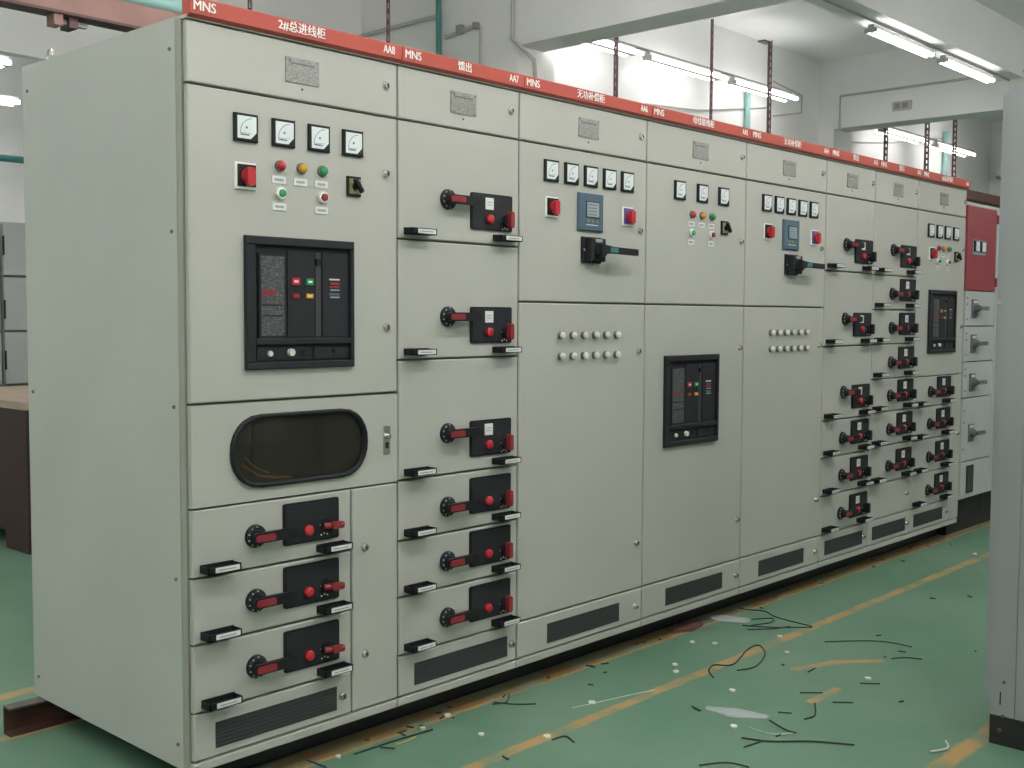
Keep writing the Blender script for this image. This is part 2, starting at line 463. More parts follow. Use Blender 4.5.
pipe('wall_cable', [(9.6, 3.68, 3.60), (10.24, 3.68, 3.72), (10.24, 3.68, 3.92), (9.6, 3.68, 3.98)], .008, 'conduit', 'thin cable looping on back wall beside the second column', 'cable', 6)
pipe('wall_cable', [(11.2, 3.68, 3.5), (12.7, 3.68, 3.66), (14.3, 3.68, 3.90)], .008, 'conduit', 'thin cable on back wall beyond the second cross beam', 'cable', 6)
b = MB(); b.box(15.9, 16.18, 3.30, 3.49, 3.50 + F, 3.88 + F, 'wall'); b.box(15.88, 16.2, 3.28, 3.5, 3.47 + F, 3.51 + F, 'cap')
b.build('cable_box', None, label='white metal box on far column right beside the foreground cabinet edge', cat='box')
b = MB(); b.box(10.66, 10.69, 2.56, 2.78, 3.69 + F, 3.79 + F, 'conduit'); b.box(10.655, 10.66, 2.6, 2.66, 3.71 + F, 3.77 + F, 'cap'); b.box(10.655, 10.66, 2.69, 2.75, 3.71 + F, 3.77 + F, 'cap')
b.build('beam_socket', None, label='small square socket plate on the face of the second cross beam', cat='socket')

# red-brown tray and its slotted hangers
b = MB()
b.box(-8.8, 15.35, 3.15, 3.16, 2.99 + F, 3.115 + F, 'tray'); b.box(-8.8, 15.35, 3.25, 3.26, 2.99 + F, 3.115 + F, 'tray')
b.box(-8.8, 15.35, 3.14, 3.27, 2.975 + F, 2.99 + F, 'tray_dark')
b.build('cable_tray', None, label='long red-brown steel tray hung behind and above the cabinet row', cat='cable tray')
b = MB(); b.box(1.12, 1.17, 3.16, 3.25, 2.915 + F, 2.975 + F, 'tray'); b.box(1.17, 1.34, 3.22, 3.26, 2.94 + F, 2.965 + F, 'cap'); b.box(1.22, 1.27, 3.19, 3.3, 2.92 + F, 2.975 + F, 'tray_dark')
b.build('tray_clamp', None, label='small brown clamp bolted under the tray at upper left', cat='clamp')
def hanger(x, label, z0=2.98, z1=4.38, y=3.125, wd=.05, plate=False):
    b = MB(); z0 += F; z1 += F; wd *= .62
    for (axis) in (0, 1):
        n = int((z1 - z0) / .07); st = (z1 - z0) / n
        def bar(u0, u1, za, zb):
            if axis == 0: b.box(x + u0, x + u1, y, y + .004, za, zb, 'hanger')
            else: b.box(x, x + .004, y - u1, y - u0, za, zb, 'hanger')
        bar(0, wd * .32, z0, z1); bar(wd * .68, wd, z0, z1)
        for i in range(n): bar(wd * .32, wd * .68, z0 + i * st, z0 + i * st + st * .42)
    if plate: b.box(x - .09, x + .06, y - .01, y + .07, z1 - .015, z1, 'hanger')
    b.build('slotted_hanger', None, label=label, cat='hanger')
hanger(2.33, 'slim red-brown hanger rising above the first cabinet between its lettering')
hanger(3.45, 'slim brown hanger rising where the first and second cabinets meet')
hanger(5.99, 'slotted steel hanger crossing the left end of the far lamp row', wd=.07)
hanger(7.47, 'slim slotted hanger crossing the middle of the far lamp row', wd=.045, z1=4.16)
hanger(8.52, 'thick slotted hanger with small foot plate on top left of the pale aqua pipe', wd=.075, plate=True, z1=4.14)
hanger(11.22, 'slotted hanger just beyond the second cross beam, leftmost of three there', wd=.08)
hanger(12.38, 'slotted hanger beyond the second beam, middle one of three there', wd=.10)
hanger(13.27, 'slotted hanger beyond the second beam, rightmost of three there', wd=.09)

# ---------------------------------------------------------------- cabinet fittings (around the origin, front face at y=0)
def f_lock(b):
    b.cyl((0, 0, 0), (0, -.006, 0), .015, .013, 'chrome', 16); b.cyl((0, -.006, 0), (0, -.013, 0), .010, .009, 'chrome', 16)
    b.box(-.003, .003, -.0135, -.013, -.007, .007, 'black')
def lock(x, z, p): return inst('door_lock', 'lock', f_lock, (x, 0, z), p)
def f_plate(b):
    b.box(-.063, .063, -.003, 0, -.038, .038, 'plate')
    for sx in (-1, 1):
        for sz in (-1, 1): b.cyl((sx * .057, -.003, sz * .033), (sx * .057, -.005, sz * .033), .003, .003, 'chrome', 8)
    b.box(-.045, .045, -.0036, -.003, .018, .023, 'ink'); b.box(-.052, -.044, -.0036, -.003, .022, .032, 'ink')
def f_meter(b, s=.041):
    b.box(-s, s, -.011, 0, -s, s, 'black', .003)
    i = s * .80; c = s * .48
    b.prism([(-i, -i), (i - c, -i), (i, -i + c), (i, i), (-i, i)], -.0118, -.011, 'face')
    for k in range(11):
        a0 = math.radians(95 + k * 8); a1 = math.radians(100 + k * 8)
        cx, cz = i - .012, -i + .016; r0, r1 = s * 1.05, s * 1.11
        b.prism([(cx + r0 * math.cos(a0), cz + r0 * math.sin(a0)), (cx + r1 * math.cos(a0), cz + r1 * math.sin(a0)),
                 (cx + r1 * math.cos(a1), cz + r1 * math.sin(a1)), (cx + r0 * math.cos(a1), cz + r0 * math.sin(a1))], -.0124, -.0118, 'ink')
    b.box(-i * .7, i * .25, -.0124, -.0118, -i * .72, -i * .60, 'ink')
    b.box(-i * .15, i * .05, -.0124, -.0118, -i * .1, i * .1, 'ink')
    b.prism([(-i * .75, -i * .52), (-i * .72, -i * .56), (i * .5, -i * .50), (i * .5, -i * .47)], -.0124, -.0118, 'ink')
def f_redswitch(col):
    def fn(b):
        b.box(-.037, .037, -.006, 0, -.040, .040, 'white_plastic', .002)
        b.box(-.029, .034, -.010, -.006, -.031, .034, col, .001)
        b.cyl((.003, -.010, 0), (.003, -.022, 0), .022, .020, 'red', 20)
        b.prism(rrect(-.012, .014, -.030, .024, .008), -.036, -.020, 'red')
    return fn
def f_lamp(col):
    def fn(b):
        b.cyl((0, 0, 0), (0, -.008, 0), .018, .017, 'grey_plastic', 20); b.cyl((0, -.008, 0), (0, -.014, 0), .014, .0135, col, 20); b.dome((0, -.014, 0), .0135, .009, col)
    return fn
def f_button(col):
    def fn(b):
        b.cyl((0, 0, 0), (0, -.012, 0), .019, .018, 'white_plastic', 20); b.cyl((0, -.012, 0), (0, -.018, 0), .012, .0115, col, 20); b.dome((0, -.018, 0), .0115, .002, col)
    return fn
def f_tag(b):
    b.box(-.025, .025, -.003, 0, -.011, .011, 'label'); b.box(-.016, .016, -.0035, -.003, -.004, .004, 'screen')
def f_rotary(b):
    b.box(-.028, .028, -.008, 0, -.032, .032, 'black', .002); b.box(-.022, .024, -.010, -.008, -.024, .024, 'olive')
    b.cyl((.002, -.010, 0), (.002, -.022, 0), .013, .012, 'black', 16)
    b.prism([(-.018, .018), (-.008, .024), (.020, -.014), (.012, -.022)], -.034, -.020, 'black')
def f_ctl(b):
    b.box(-.078, .078, -.012, 0, -.075, .075, 'blue', .004)
    b.box(-.036, .050, -.014, -.012, -.022, .043, 'black2'); b.box(-.032, .046, -.0145, -.014, -.018, .040, 'screen')
    for k in range(4): b.box(-.028, .030, -.015, -.0145, .028 - k * .013, .031 - k * .013, 'blue')
    for k in range(3): b.box(-.030 + k * .027, -.014 + k * .027, -.014, -.012, -.040, -.030, 'olive')
    b.box(-.036, .040, -.013, -.012, -.052, -.049, 'label')
def f_dot(b):
    b.cyl((0, 0, 0), (0, -.014, 0), .0155, .0150, 'grey_plastic', 20); b.cyl((0, -.014, 0), (0, -.019, 0), .0142, .013, 'knob', 20); b.dome((0, -.019, 0), .013, .004, 'knob')
def f_breakerhandle(b):
    b.box(-.060, .060, -.012, 0, -.052, .052, 'black', .003)
    b.box(-.038, .052, -.045, -.012, -.046, .046, 'black2', .008)
    b.cyl((0, -.045, -.004), (0, -.070, -.004), .030, .026, 'black', 20)
    b.prism([(-.02, -.022), (.05, -.013), (.222, -.016), (.222, .010), (.06, .013), (-.02, .022)], -.078, -.058, 'black')
    b.prism([(.035, -.009), (.085, -.010), (.085, .010), (.035, .010)], -.0787, -.078, 'teal_print')
    b.box(-.02, .02, -.0465, -.045, .03, .042, 'screen'); b.box(-.056, -.048, -.013, -.012, -.005, .004, 'screen')
def f_vent(wd):
    def fn(b):
        b.box(-wd / 2, wd / 2, -.002, 0, -.039, .039, 'mesh_black')
        for k in range(7): b.box(-wd / 2, wd / 2, -.0030, -.002, -.036 + k * .0115, -.035 + k * .0115, 'black')
    return fn
# withdrawable-unit fittings
def f_rothandle(b):
    b.cyl((0, 0, 0), (0, -.010, 0), .036, .035, 'black', 28); b.cyl((0, -.010, 0), (0, -.014, 0), .035, .028, 'black2', 28)
    for k in range(6):
        t = math.radians(90 + k * 36); b.cyl((.030 * math.cos(t), -.012, .030 * math.sin(t)), (.030 * math.cos(t), -.0148, .030 * math.sin(t)), .0028, .0028, 'screen', 8)
    b.cyl((0, -.014, 0), (0, -.030, 0), .024, .020, 'black', 20)
    b.prism(rrect(-.030, .125, -.016, .015, .012), -.046, -.028, 'black')
    b.prism(rrect(-.026, .044, -.011, .010, .006), -.049, -.046, 'red_dark')
def f_boxpanel(b):
    b.prism(rrect(-.108, .108, -.066, .066, .008), -.006, 0, 'black')
    b.prism(rrect(-.101, .101, -.059, .059, .006), -.0075, -.006, 'black2')
def f_card(b): b.box(-.021, .021, -.0095, -.0075, -.021, .021, 'label'); b.box(-.014, .014, -.010, -.0095, .004, .007, 'screen'); b.box(-.014, .010, -.010, -.0095, -.006, -.003, 'screen')
def f_push(b): b.cyl((0, -.0075, 0), (0, -.018, 0), .0165, .0165, 'red', 20); b.dome((0, -.018, 0), .0165, .005, 'red')
def f_toggle(kind):
    def fn(b):
        b.cyl((0, -.0075, 0), (0, -.022, 0), .024, .022, 'black', 20)
        for k in range(3): b.cyl((-.020 + k * .012, -.0075, -.030 + (k % 2) * .004), (-.020 + k * .012, -.0088, -.030 + (k % 2) * .004), .003, .003, 'label', 8)
        b.cyl((-.022, -.0075, .002), (-.022, -.0088, .002), .003, .003, 'label', 8)
        if kind == 0:   # red lever turned sideways
            b.tube([(-.020, -.022, 0), (.006, -.034, 0), (.040, -.046, .002)], .010, 'red_dark', 10)
            b.prism(rrect(-.004, .042, -.010, .012, .007), -.050, -.034, 'red_dark')
        elif kind == 1: # red lever upright
            b.prism(rrect(-.010, .010, -.026, .034, .009), -.042, -.020, 'red_dark')
        else:
            b.prism(rrect(-.012, .012, -.026, .030, .009), -.040, -.020, 'black')
    return fn
def f_pull(b):   # tray-shaped pull handle, open on top
    x0, x1, y0, z0, z1 = 0, .112, -.046, -.010, .011
    b.box(x0, x1, y0, 0, z0, z0 + .003, 'black'); b.box(x0, x0 + .004, y0, 0, z0, z1, 'black')
    b.box(x1 - .004, x1, y0, 0, z0, z1, 'black'); b.box(x0, x1, y0, y0 + .004, z0, z1, 'black')
    b.box(x0, x1, -.004, 0, z0, z1 + .002, 'black')
    b.box(x0 + .024, x1 - .006, y0 - .0015, y0, z0 + .003, z1 - .003, 'label')
    b.box(x0 + .034, x1 - .020, y0 - .0019, y0 - .0015, -.002, .002, 'screen')

def f_breaker(w_, h_):
    """air circuit breaker face: bezel, recessed front, trip unit, buttons, slot, lower bay"""
    def fn(b):
        X = lambda f: -w_ / 2 + w_ * f
        Z = lambda f: h_ / 2 - h_ * f
        for (a, c, d, e) in ((0, 1, 0, .065), (0, 1, .945, 1), (0, .08, .065, .945), (.965, 1, .065, .945), (.08, .965, .765, .815)):
            b.box(X(a), X(c), -.016, .0, Z(e), Z(d), 'black2', .003)
        b.box(X(.075), X(.97), -.002, 0, Z(.95), Z(.06), 'black')
        b.box(X(.115), X(.355), -.010, -.002, Z(.765), Z(.125), 'black2'); b.box(X(.13), X(.335), -.012, -.010, Z(.745), Z(.145), 'trip')
        b.box(X(.14), X(.26), -.0126, -.012, Z(.44), Z(.40), 'red_dark'); b.box(X(.14), X(.32), -.0126, -.012, Z(.60), Z(.59), 'black'); b.box(X(.14), X(.32), -.0126, -.012, Z(.52), Z(.51), 'black')
        b.box(X(.375), X(.62), -.006, -.002, Z(.755), Z(.10), 'black2')
        for (fx, fz, m_, sx, sz) in ((.445, .33, 'red', .035, .028), (.575, .33, 'green', .033, .025), (.445, .44, 'red_dark', .03, .016), (.575, .44, 'yellow', .03, .018)):
            b.box(X(fx - sx), X(fx + sx), -.011, -.006, Z(fz + sz), Z(fz - sz), m_)
            b.box(X(fx - sx * .55), X(fx + sx * .55), -.0116, -.011, Z(fz + sz * .3), Z(fz - sz * .3), 'label' if m_ != 'red_dark' else 'red')
        b.box(X(.64), X(.69), -.003, -.002, Z(.755), Z(.10), 'mesh_black'); b.box(X(.64), X(.68), -.010, -.002, Z(.20), Z(.15), 'black')
        b.box(X(.70), X(.95), -.006, -.002, Z(.755), Z(.10), 'black2')
        for k, (m_, d) in enumerate((('label', .012), ('red_dark', .02), ('red_dark', .015), ('screen', .01), ('blue', .02), ('screen', .012))):
            b.box(X(.765 + .01 * (k % 2)), X(.865), -.0066, -.006, Z(.30 + k * .028 + d), Z(.30 + k * .028), m_)
        b.box(X(.10), X(.59), -.006, -.002, Z(.93), Z(.83), 'black2'); b.box(X(.62), X(.95), -.006, -.002, Z(.93), Z(.84), 'black2')
        b.cyl((X(.21), -.006, Z(.882)), (X(.21), -.014, Z(.882)), .009, .008, 'knob', 16)
        b.cyl((X(.395), -.006, Z(.875)), (X(.395), -.018, Z(.875)), .012, .011, 'knob', 16)
        b.box(X(.50), X(.54), -.010, -.006, Z(.90), Z(.85), 'black'); b.box(X(.79), X(.82), -.010, -.006, Z(.88), Z(.85), 'black')
    return fn

def text(body, size, x, z, y, align, parent, fx=1.0, weight=.0):
    cu = bpy.data.curves.new('lettering', 'FONT'); cu.body = body; cu.size = size
    cu.align_x = align; cu.align_y = 'CENTER'; cu.extrude = .0004; cu.offset = weight; cu.resolution_u = 3
    tmp = bpy.data.objects.new('tmp', cu); sc.collection.objects.link(tmp)
    dg = bpy.context.evaluated_depsgraph_get()
    me = bpy.data.meshes.new_from_object(tmp.evaluated_get(dg)); me.name = 'lettering'
    bpy.data.objects.remove(tmp)
    for v in me.vertices: v.co = (v.co.x * fx, -v.co.z, v.co.y)
    vs_ = [tuple(v.co) for v in me.vertices]; fs = [tuple(f.vertices) for f in me.polygons]; n = len(vs_)
    me = bpy.data.meshes.new('lettering')          # stroke thickened sideways for a bold face
    me.from_pydata(vs_ + [(x + .0014, y - .0001, z) for x, y, z in vs_], [], fs + [tuple(i + n for i in f) for f in fs])
    me.materials.append(M['white'])
    o = bpy.data.objects.new('lettering', me); sc.collection.objects.link(o)
    place(o, (x, y, z), parent)
    return o

G = .0035     # half of the gap between doors
def slab(x0, x1, z0, z1, name, p, mat='paint'):
    b = MB(); b.box(x0 + G, x1 - G, 0, .020, z0 + G, z1 - G, mat, .0035)
    return b.build(name, p)
ZT, ZS, ZV = 2.187, 2.008, .178
def unit(x, z0, z1, wd, p, disc, hx2, tog, card=True, big=False, discdz=None):
    """withdrawable drawer with its operating gear"""
    d = slab(x, x + wd, z0, z1, 'drawer', p)
    zc = z0 + (.148 if big else .094)
    o = inst('rotary_handle', 'rot', f_rothandle, (x + disc, 0, zc if discdz is None else z0 + discdz), d)
    px = x + disc + (.218, .220, .208)[tog] - (.008 if tog == 0 else 0)
    inst('breaker_panel', 'boxpanel', f_boxpanel, (px, 0, z0 + .118), d)
    inst('push_button', 'push', f_push, (px - .017, 0, z0 + .092), d)
    if card: inst('indicator_card', 'card', f_card, (px - .016, 0, z0 + .148), d)
    inst('toggle_lever', 'tog%d' % tog, f_toggle(tog), (px + (.055 if tog == 0 else (.074 if tog == 1 else .072)), 0, z0 + (.100 if tog == 0 else .090)), d)
    inst('pull_handle', 'pull', f_pull, (x + .026, 0, z0 + .026), d)
    inst('pull_handle', 'pull', f_pull, (x + hx2, 0, z0 + .026), d)
    return d
def carcass(wd, p, side_left=False):
    b = MB(); b.box(.002, wd - .002, .021, 1.04, 0, 2.187, 'paint_dark')
    b.box(.003, wd - .003, .0195, .021, .03, 2.18, 'gap')
    b.build('body', p)
    b = MB(); b.box(.001, wd - .001, .004, .03, 0, .029, 'paint', .004); b.box(.02, wd - .02, .006, .02, .029, .034, 'paint_dark')
    b.build('base_rail', p)
    b = MB(); b.box(0, wd, -.004, 1.04, 2.187, 2.197, 'side'); b.build('roof', p)
def strip(wd, p, title, code, ts=.034):
    b = MB()
    z0, z1 = 2.192, 2.244
    # folded profile: front face leaning back slightly, lip underneath
    pr = [(-.022, z0 + .006), (-.026, z1 - .003), (-.022, z1), (.02, z1), (.02, z0 - .002), (-.004, z0 - .002)]
    vs_ = [(x, y, z) for x in (.002, wd - .002) for y, z in pr]; n = len(pr)
    b.add(vs_, [tuple(range(n - 1, -1, -1)), tuple(range(n, 2 * n))] + [(i, (i + 1) % n, n + (i + 1) % n, n + i) for i in range(n)], 'red_strip')
    s = b.build('name_strip', p)
    zc, y = (z0 + z1) / 2 + .002, -.0262
    text('MNS', .039, .008, zc, y, 'LEFT', s, .95); text(title, ts * 1.05, wd / 2 - .012, zc, y, 'CENTER', s, .98)
    text(code, .037, wd - .036, zc, y, 'RIGHT', s, .72)
def eyes(wd, p):
    for x in (.05, wd - .05):
        for y in (.06, .94):
            b = MB(); b.cyl((x, y, 2.197), (x, y, 2.215), .012, .010, 'chrome', 12)
            pts = [(x, y + .018 * math.cos(t), 2.232 + .018 * math.sin(t)) for t in [math.radians(a) for a in range(0, 361, 30)]]
            b.tube(pts, .005, 'chrome', 6); b.build('lifting_eye', p)
def toppanel(wd, p, lx):
    d = slab(0, wd, ZS, ZT, 'top_panel', p)
    inst('nameplate', 'plate', f_plate, (wd / 2 + .006, 0, 2.100), d)
    lock(lx, 2.108, d)
    inst('rivet', 'rivet', lambda b: b.cyl((0, 0, 0), (0, -.003, 0), .004, .003, 'grey_plastic', 8), (wd / 2 + .006, 0, 2.046), d)
def ventpanel(x0, x1, va, vb, lx, p):
    d = slab(x0, x1, .034, ZV, 'vent_panel', p)
    inst('vent_grille', 'vent%.3f' % (vb - va), f_vent(vb - va), ((va + vb) / 2, 0, .100), d)
    if lx: lock(lx, .102, d)
def meters(xs, z, d):
    for x in xs: inst('meter', 'meter', f_meter, (x, 0, z), d)
def signals(x0, z, d, bx, rx, tags=True):
    for k, c in enumerate(('red', 'yellow', 'green')):
        inst('indicator_lamp', 'lamp' + c, f_lamp(c), (x0 + k * .080, 0, z), d)
        if tags: inst('name_tag', 'tag', f_tag, (x0 - .004 + k * .080, 0, z - .042), d)
    for x, c in zip(bx, ('green', 'red_dark')):
        inst('push_button', 'btn' + c, f_button(c), (x, 0, z - .082), d)
        if tags: inst('name_tag', 'tag', f_tag, (x - .004, 0, z - .123), d)
    inst('selector_switch', 'rotary', f_rotary, rx, d)

def cabinet(x, wd, label):
    return empty('switchgear_cabinet', (x, 0, F), label, 'electrical cabinet', 'switchgear row')
CX = [0, .795, 1.398, 2.202, 3.002, 3.804, 4.385, 4.97, 5.722]
W_ = [CX[i + 1] - CX[i] for i in range(8)]
GR = 'cabinets of the main row'
labels = ['nearest beige cabinet with four meters, breaker and oval window, marked AA8',
          'beige cabinet marked AA7 with one column of six drawers, beside the nearest cabinet',
          'beige cabinet with five meters, blue controller and twelve buttons, third from the near end',
          'beige cabinet with three meters above and a black breaker in its tall lower door',
          'beige cabinet with five meters and blue controller, directly left of the six-drawer cabinet',
          'beige six-drawer cabinet directly left of the one with seven closely stacked drawers',
          'beige cabinet with seven small drawers stacked closely, second from the far end',
          'last beige cabinet of the row with four meters, small breaker and four drawers']
C = [cabinet(CX[i], W_[i], labels[i]) for i in range(8)]
for c in C: c['group'] = GR
titles = ['2#总进线柜', '馈出', '无功补偿柜', '母线联络柜', '无功补偿柜', '馈出', '馈出', '1#总进线柜']
lockx = [.742, .553, .758, .758, .757, .548, .550, .725]
for i in range(8):
    carcass(W_[i], C[i]); strip(W_[i], C[i], titles[i], 'AA%d' % (8 - i)); eyes(W_[i], C[i]); toppanel(W_[i], C[i], lockx[i])

# --- first cabinet (incomer)
p = C[0]; wd = W_[0]
b = MB(); b.box(-.004, .001, .052, 1.04, .0, 2.197, 'side')
for z in (2.11, 1.59, 1.08, .57, .073): b.cyl((-.004, .078, z), (-.009, .078, z), .006, .005, 'grey_plastic', 8)
for z in (2.11, 1.08, .073): b.cyl((-.004, 1.0, z), (-.009, 1.0, z), .006, .005, 'grey_plastic', 8)
b.build('side_panel', p)
b = MB(); b.box(-.002, .0, .022, .050, 0, 2.19, 'paint_dark'); b.build('corner_post', p)
d = slab(0, wd, 1.09, ZS, 'door', p)
meters((.194, .329, .463, .598), 1.903, d)
inst('red_switch', 'rsb', f_redswitch('black'), (.192, 0, 1.761), d)
signals(.317, 1.803, d, (.318, .478), (.603, 0, 1.766))
for z in (1.82, 1.311): lock(.742, z, d)
inst('circuit_breaker', 'brkA', f_breaker(.411, .402), (.391, 0, 1.386), d)
# door with oval window
def window_door():
    x0, x1, z0, z1 = G, wd - G, .784 + G, 1.09 - G
    cx, cz = .393, .938; hw, hh, r = .262, .112, .105
    inner = []; outer = []
    angs = sorted(set([i * 6.0 for i in range(60)] + [math.degrees(math.atan2(z - cz, x - cx)) % 360 for x in (x0, x1) for z in (z0, z1)]))
    def ray_rect(a):
        c_, s_ = math.cos(a), math.sin(a); t = 9
        if c_ > 1e-9: t = min(t, (x1 - cx) / c_)
        if c_ < -1e-9: t = min(t, (x0 - cx) / c_)
        if s_ > 1e-9: t = min(t, (z1 - cz) / s_)
        if s_ < -1e-9: t = min(t, (z0 - cz) / s_)
        return cx + c_ * t, cz + s_ * t
    def ray_pill(a, hw, hh, r):
        c_, s_ = math.cos(a), math.sin(a); lo, hi = 0, 1
        for _ in range(30):
            t = (lo + hi) / 2; X, Z = abs(c_ * t), abs(s_ * t)
            dx, dz = max(X - (hw - r), 0), max(Z - (hh - r), 0)
            ok = (dx * dx + dz * dz <= r * r) and X <= hw and Z <= hh
            if ok: lo = t
            else: hi = t
        return cx + c_ * lo, cz + s_ * lo
    A = [math.radians(a) for a in angs]; n = len(A)
    O = [ray_rect(a) for a in A]; I = [ray_pill(a, hw, hh, r) for a in A]; I2 = [ray_pill(a, hw - .014, hh - .014, r - .014) for a in A]
    b = MB()
    vs_ = [(x, 0, z) for x, z in O] + [(x, 0, z) for x, z in I] + [(x, .02, z) for x, z in O] + [(x, .02, z) for x, z in I]
    fs = []
    for i in range(n):
        j = (i + 1) % n
        fs += [(i, j, n + j, n + i), (n + i, n + j, 3 * n + j, 3 * n + i), (i, 2 * n + i, 2 * n + j, j)]
    b.add(vs_, fs, 'paint'); dd = b.build('window_door', p)
    b = MB()
    rings = [(I, .0), ([(cx + (x - cx) * 1.0, cz + (z - cz) * 1.0) for x, z in I], -.010),
             ([((x + u) / 2, (z + v) / 2) for (x, z), (u, v) in zip(I, I2)], -.014), (I2, -.008), (I2, .010)]
    vs_ = [(x, y, z) for R, y in rings for x, z in R]
    fs = [(k * n + i, k * n + (i + 1) % n, (k + 1) * n + (i + 1) % n, (k + 1) * n + i) for k in range(len(rings) - 1) for i in range(n)]
    b.add(vs_, fs, 'black', True); b.build('window_gasket', dd)
    b = MB(); b.prism(I2, .001, .003, 'glass_dark'); b.build('window_pane', dd)
    b = MB(); b.prism(I, .017, .0185, 'mesh_black')
    b.tube([(.18, .012, .90), (.24, .012, .86), (.30, .012, .85), (.36, .012, .845)], .004, 'orange_wire', 6)
    b.tube([(.19, .012, .92), (.23, .012, .885), (.28, .012, .865)], .003, 'wire_yellow', 6)
    b.box(.22, .26, .010, .017, .86, 1.02, 'black2'); b.box(.45, .49, .010, .017, .86, 1.02, 'black2')
    b.build('wiring', dd)
    b = MB(); b.box(.728, .757, -.004, 0, .883, .980, 'chrome', .001); b.cyl((.742, -.004, .945), (.742, -.018, .945), .009, .008, 'chrome', 12); b.box(.737, .748, -.006, -.004, .905, .925, 'black')
    b.build('latch', dd)
window_door()
for k, (za, zb) in enumerate(((.58, .784), (.382, .58), (ZV, .382))):
    unit(0, za, zb, .592, p, .217, .448, 0, card=False, discdz=.099)
ventpanel(0, .592, .073, .527, .551, p)
d = slab(.592, wd, .034, .784, 'narrow_door', p)
for z in (.581, .222): lock(.646, z, d)
# --- feeder
p = C[1]; wd = W_[1]
for k, (za, zb) in enumerate(((1.61, ZS), (1.2, 1.61), (.787, 1.2), (.578, .787), (.382, .578), (ZV, .382))):
    unit(0, za, zb, wd, p, .231, .461, 1, card=k < 3, big=k < 3)
ventpanel(0, wd, .074, .548, .571, p)
# --- capacitor cabinets
for ci, ms, rs, ctl, hd, dx in ((2, (.178, .299, .420, .542, .662), (.182, .667), .418, .425, .242), (4, (.187, .307, .425, .543, .662), (.200, .674), .425, .434, .250)):
    p = C[ci]; wd = W_[ci]
    d = slab(0, wd, 1.405, ZS, 'door', p)
    meters(ms, 1.911, d)
    inst('red_switch', 'rsb', f_redswitch('black'), (rs[0], 0, 1.772), d); inst('red_switch', 'rsv', f_redswitch('violet'), (rs[1], 0, 1.768), d)
    inst('controller', 'ctl', f_ctl, (ctl, 0, 1.768), d)
    inst('breaker_handle', 'bh', f_breakerhandle, (hd, 0, 1.618), d)
    lock(lockx[ci], 1.715, d)
    d = slab(0, wd, ZV, 1.405, 'lower_door', p)
    for r_ in range(2):
        for k in range(6): inst('push_button', 'dot', f_dot, (dx + k * .0712, 0, 1.276 - r_ * .082), d)
    for z in (1.205, .379): lock(lockx[ci], z, d)
    ventpanel(0, wd, .177, .641 if ci == 2 else .632, .757, p)
# --- bus coupler
p = C[3]; wd = W_[3]
d = slab(0, wd, 1.405, ZS, 'door', p)
meters((.241, .420, .597), 1.910, d)
signals(.342, 1.810, d, (.339, .502), (.609, 0, 1.766)); lock(.762, 1.711, d)
d = slab(0, wd, ZV, 1.405, 'lower_door', p)
inst('circuit_breaker', 'brkB', f_breaker(.428, .405), (.355, 0, .978), d)
for z in (1.204, .375): lock(.768, z, d)
ventpanel(0, wd, .178, .642, .762, p)
# --- feeder with six drawers
p = C[5]; wd = W_[5]
for k, (za, zb) in enumerate(((1.603, ZS), (1.197, 1.603), (.795, 1.197), (.595, .795), (.388, .595), (ZV, .388))):
    unit(0, za, zb, wd, p, .240, .438, 2, big=k < 3)
ventpanel(0, wd, .064, .512, .53, p)
# --- feeder with seven drawers and a blank one
p = C[6]; wd = W_[6]
zs = [ZS, 1.60, 1.40, 1.20, .998, .803, .603, .386]
for k in range(7): unit(0, zs[k + 1], zs[k], wd, p, .250, .440, 2, big=k == 0)
d = slab(0, wd, ZV, .386, 'blank_drawer', p); lock(.52, .287, d)
ventpanel(0, wd, .060, .508, .53, p)
# --- last incomer
p = C[7]; wd = W_[7]
d = slab(0, wd, .99, ZS, 'door', p)
meters((.186, .317, .443, .578), 1.893, d)
inst('red_switch', 'rsb', f_redswitch('black'), (.208, 0, 1.752), d)
signals(.312, 1.79, d, (.312, .464), (.597, 0, 1.748)); lock(.71, 1.80, d); lock(.71, 1.30, d)
inst('circuit_breaker', 'brkC', f_breaker(.418, .394), (.392, 0, 1.332), d)
for za, zb in ((.80, .99), (.597, .80), (.388, .597), (ZV, .388)): unit(0, za, zb, .60, p, .248, .440, 2)
ventpanel(0, .60, .046, .488, .55, p)
d = slab(.60, wd, .034, .99, 'narrow_door', p); lock(.70, .60, d)

# ---------------------------------------------------------------- channels under the row
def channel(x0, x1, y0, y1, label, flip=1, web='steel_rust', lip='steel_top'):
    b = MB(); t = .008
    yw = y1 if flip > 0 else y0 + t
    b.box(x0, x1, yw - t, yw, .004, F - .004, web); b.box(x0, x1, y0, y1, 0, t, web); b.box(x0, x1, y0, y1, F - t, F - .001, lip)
    b.build('steel_channel', None, label=label, cat='steel channel')
channel(-.13, 5.70, .95, 1.005, 'rusty steel channel under the back of the row, sticking out at left')
channel(.02, 5.70, .13, .185, 'steel channel coloured black for the shadow under the front of the cabinet row', -1, 'base_black', 'base_black')  # shadow under the row is put into this channel's black colour

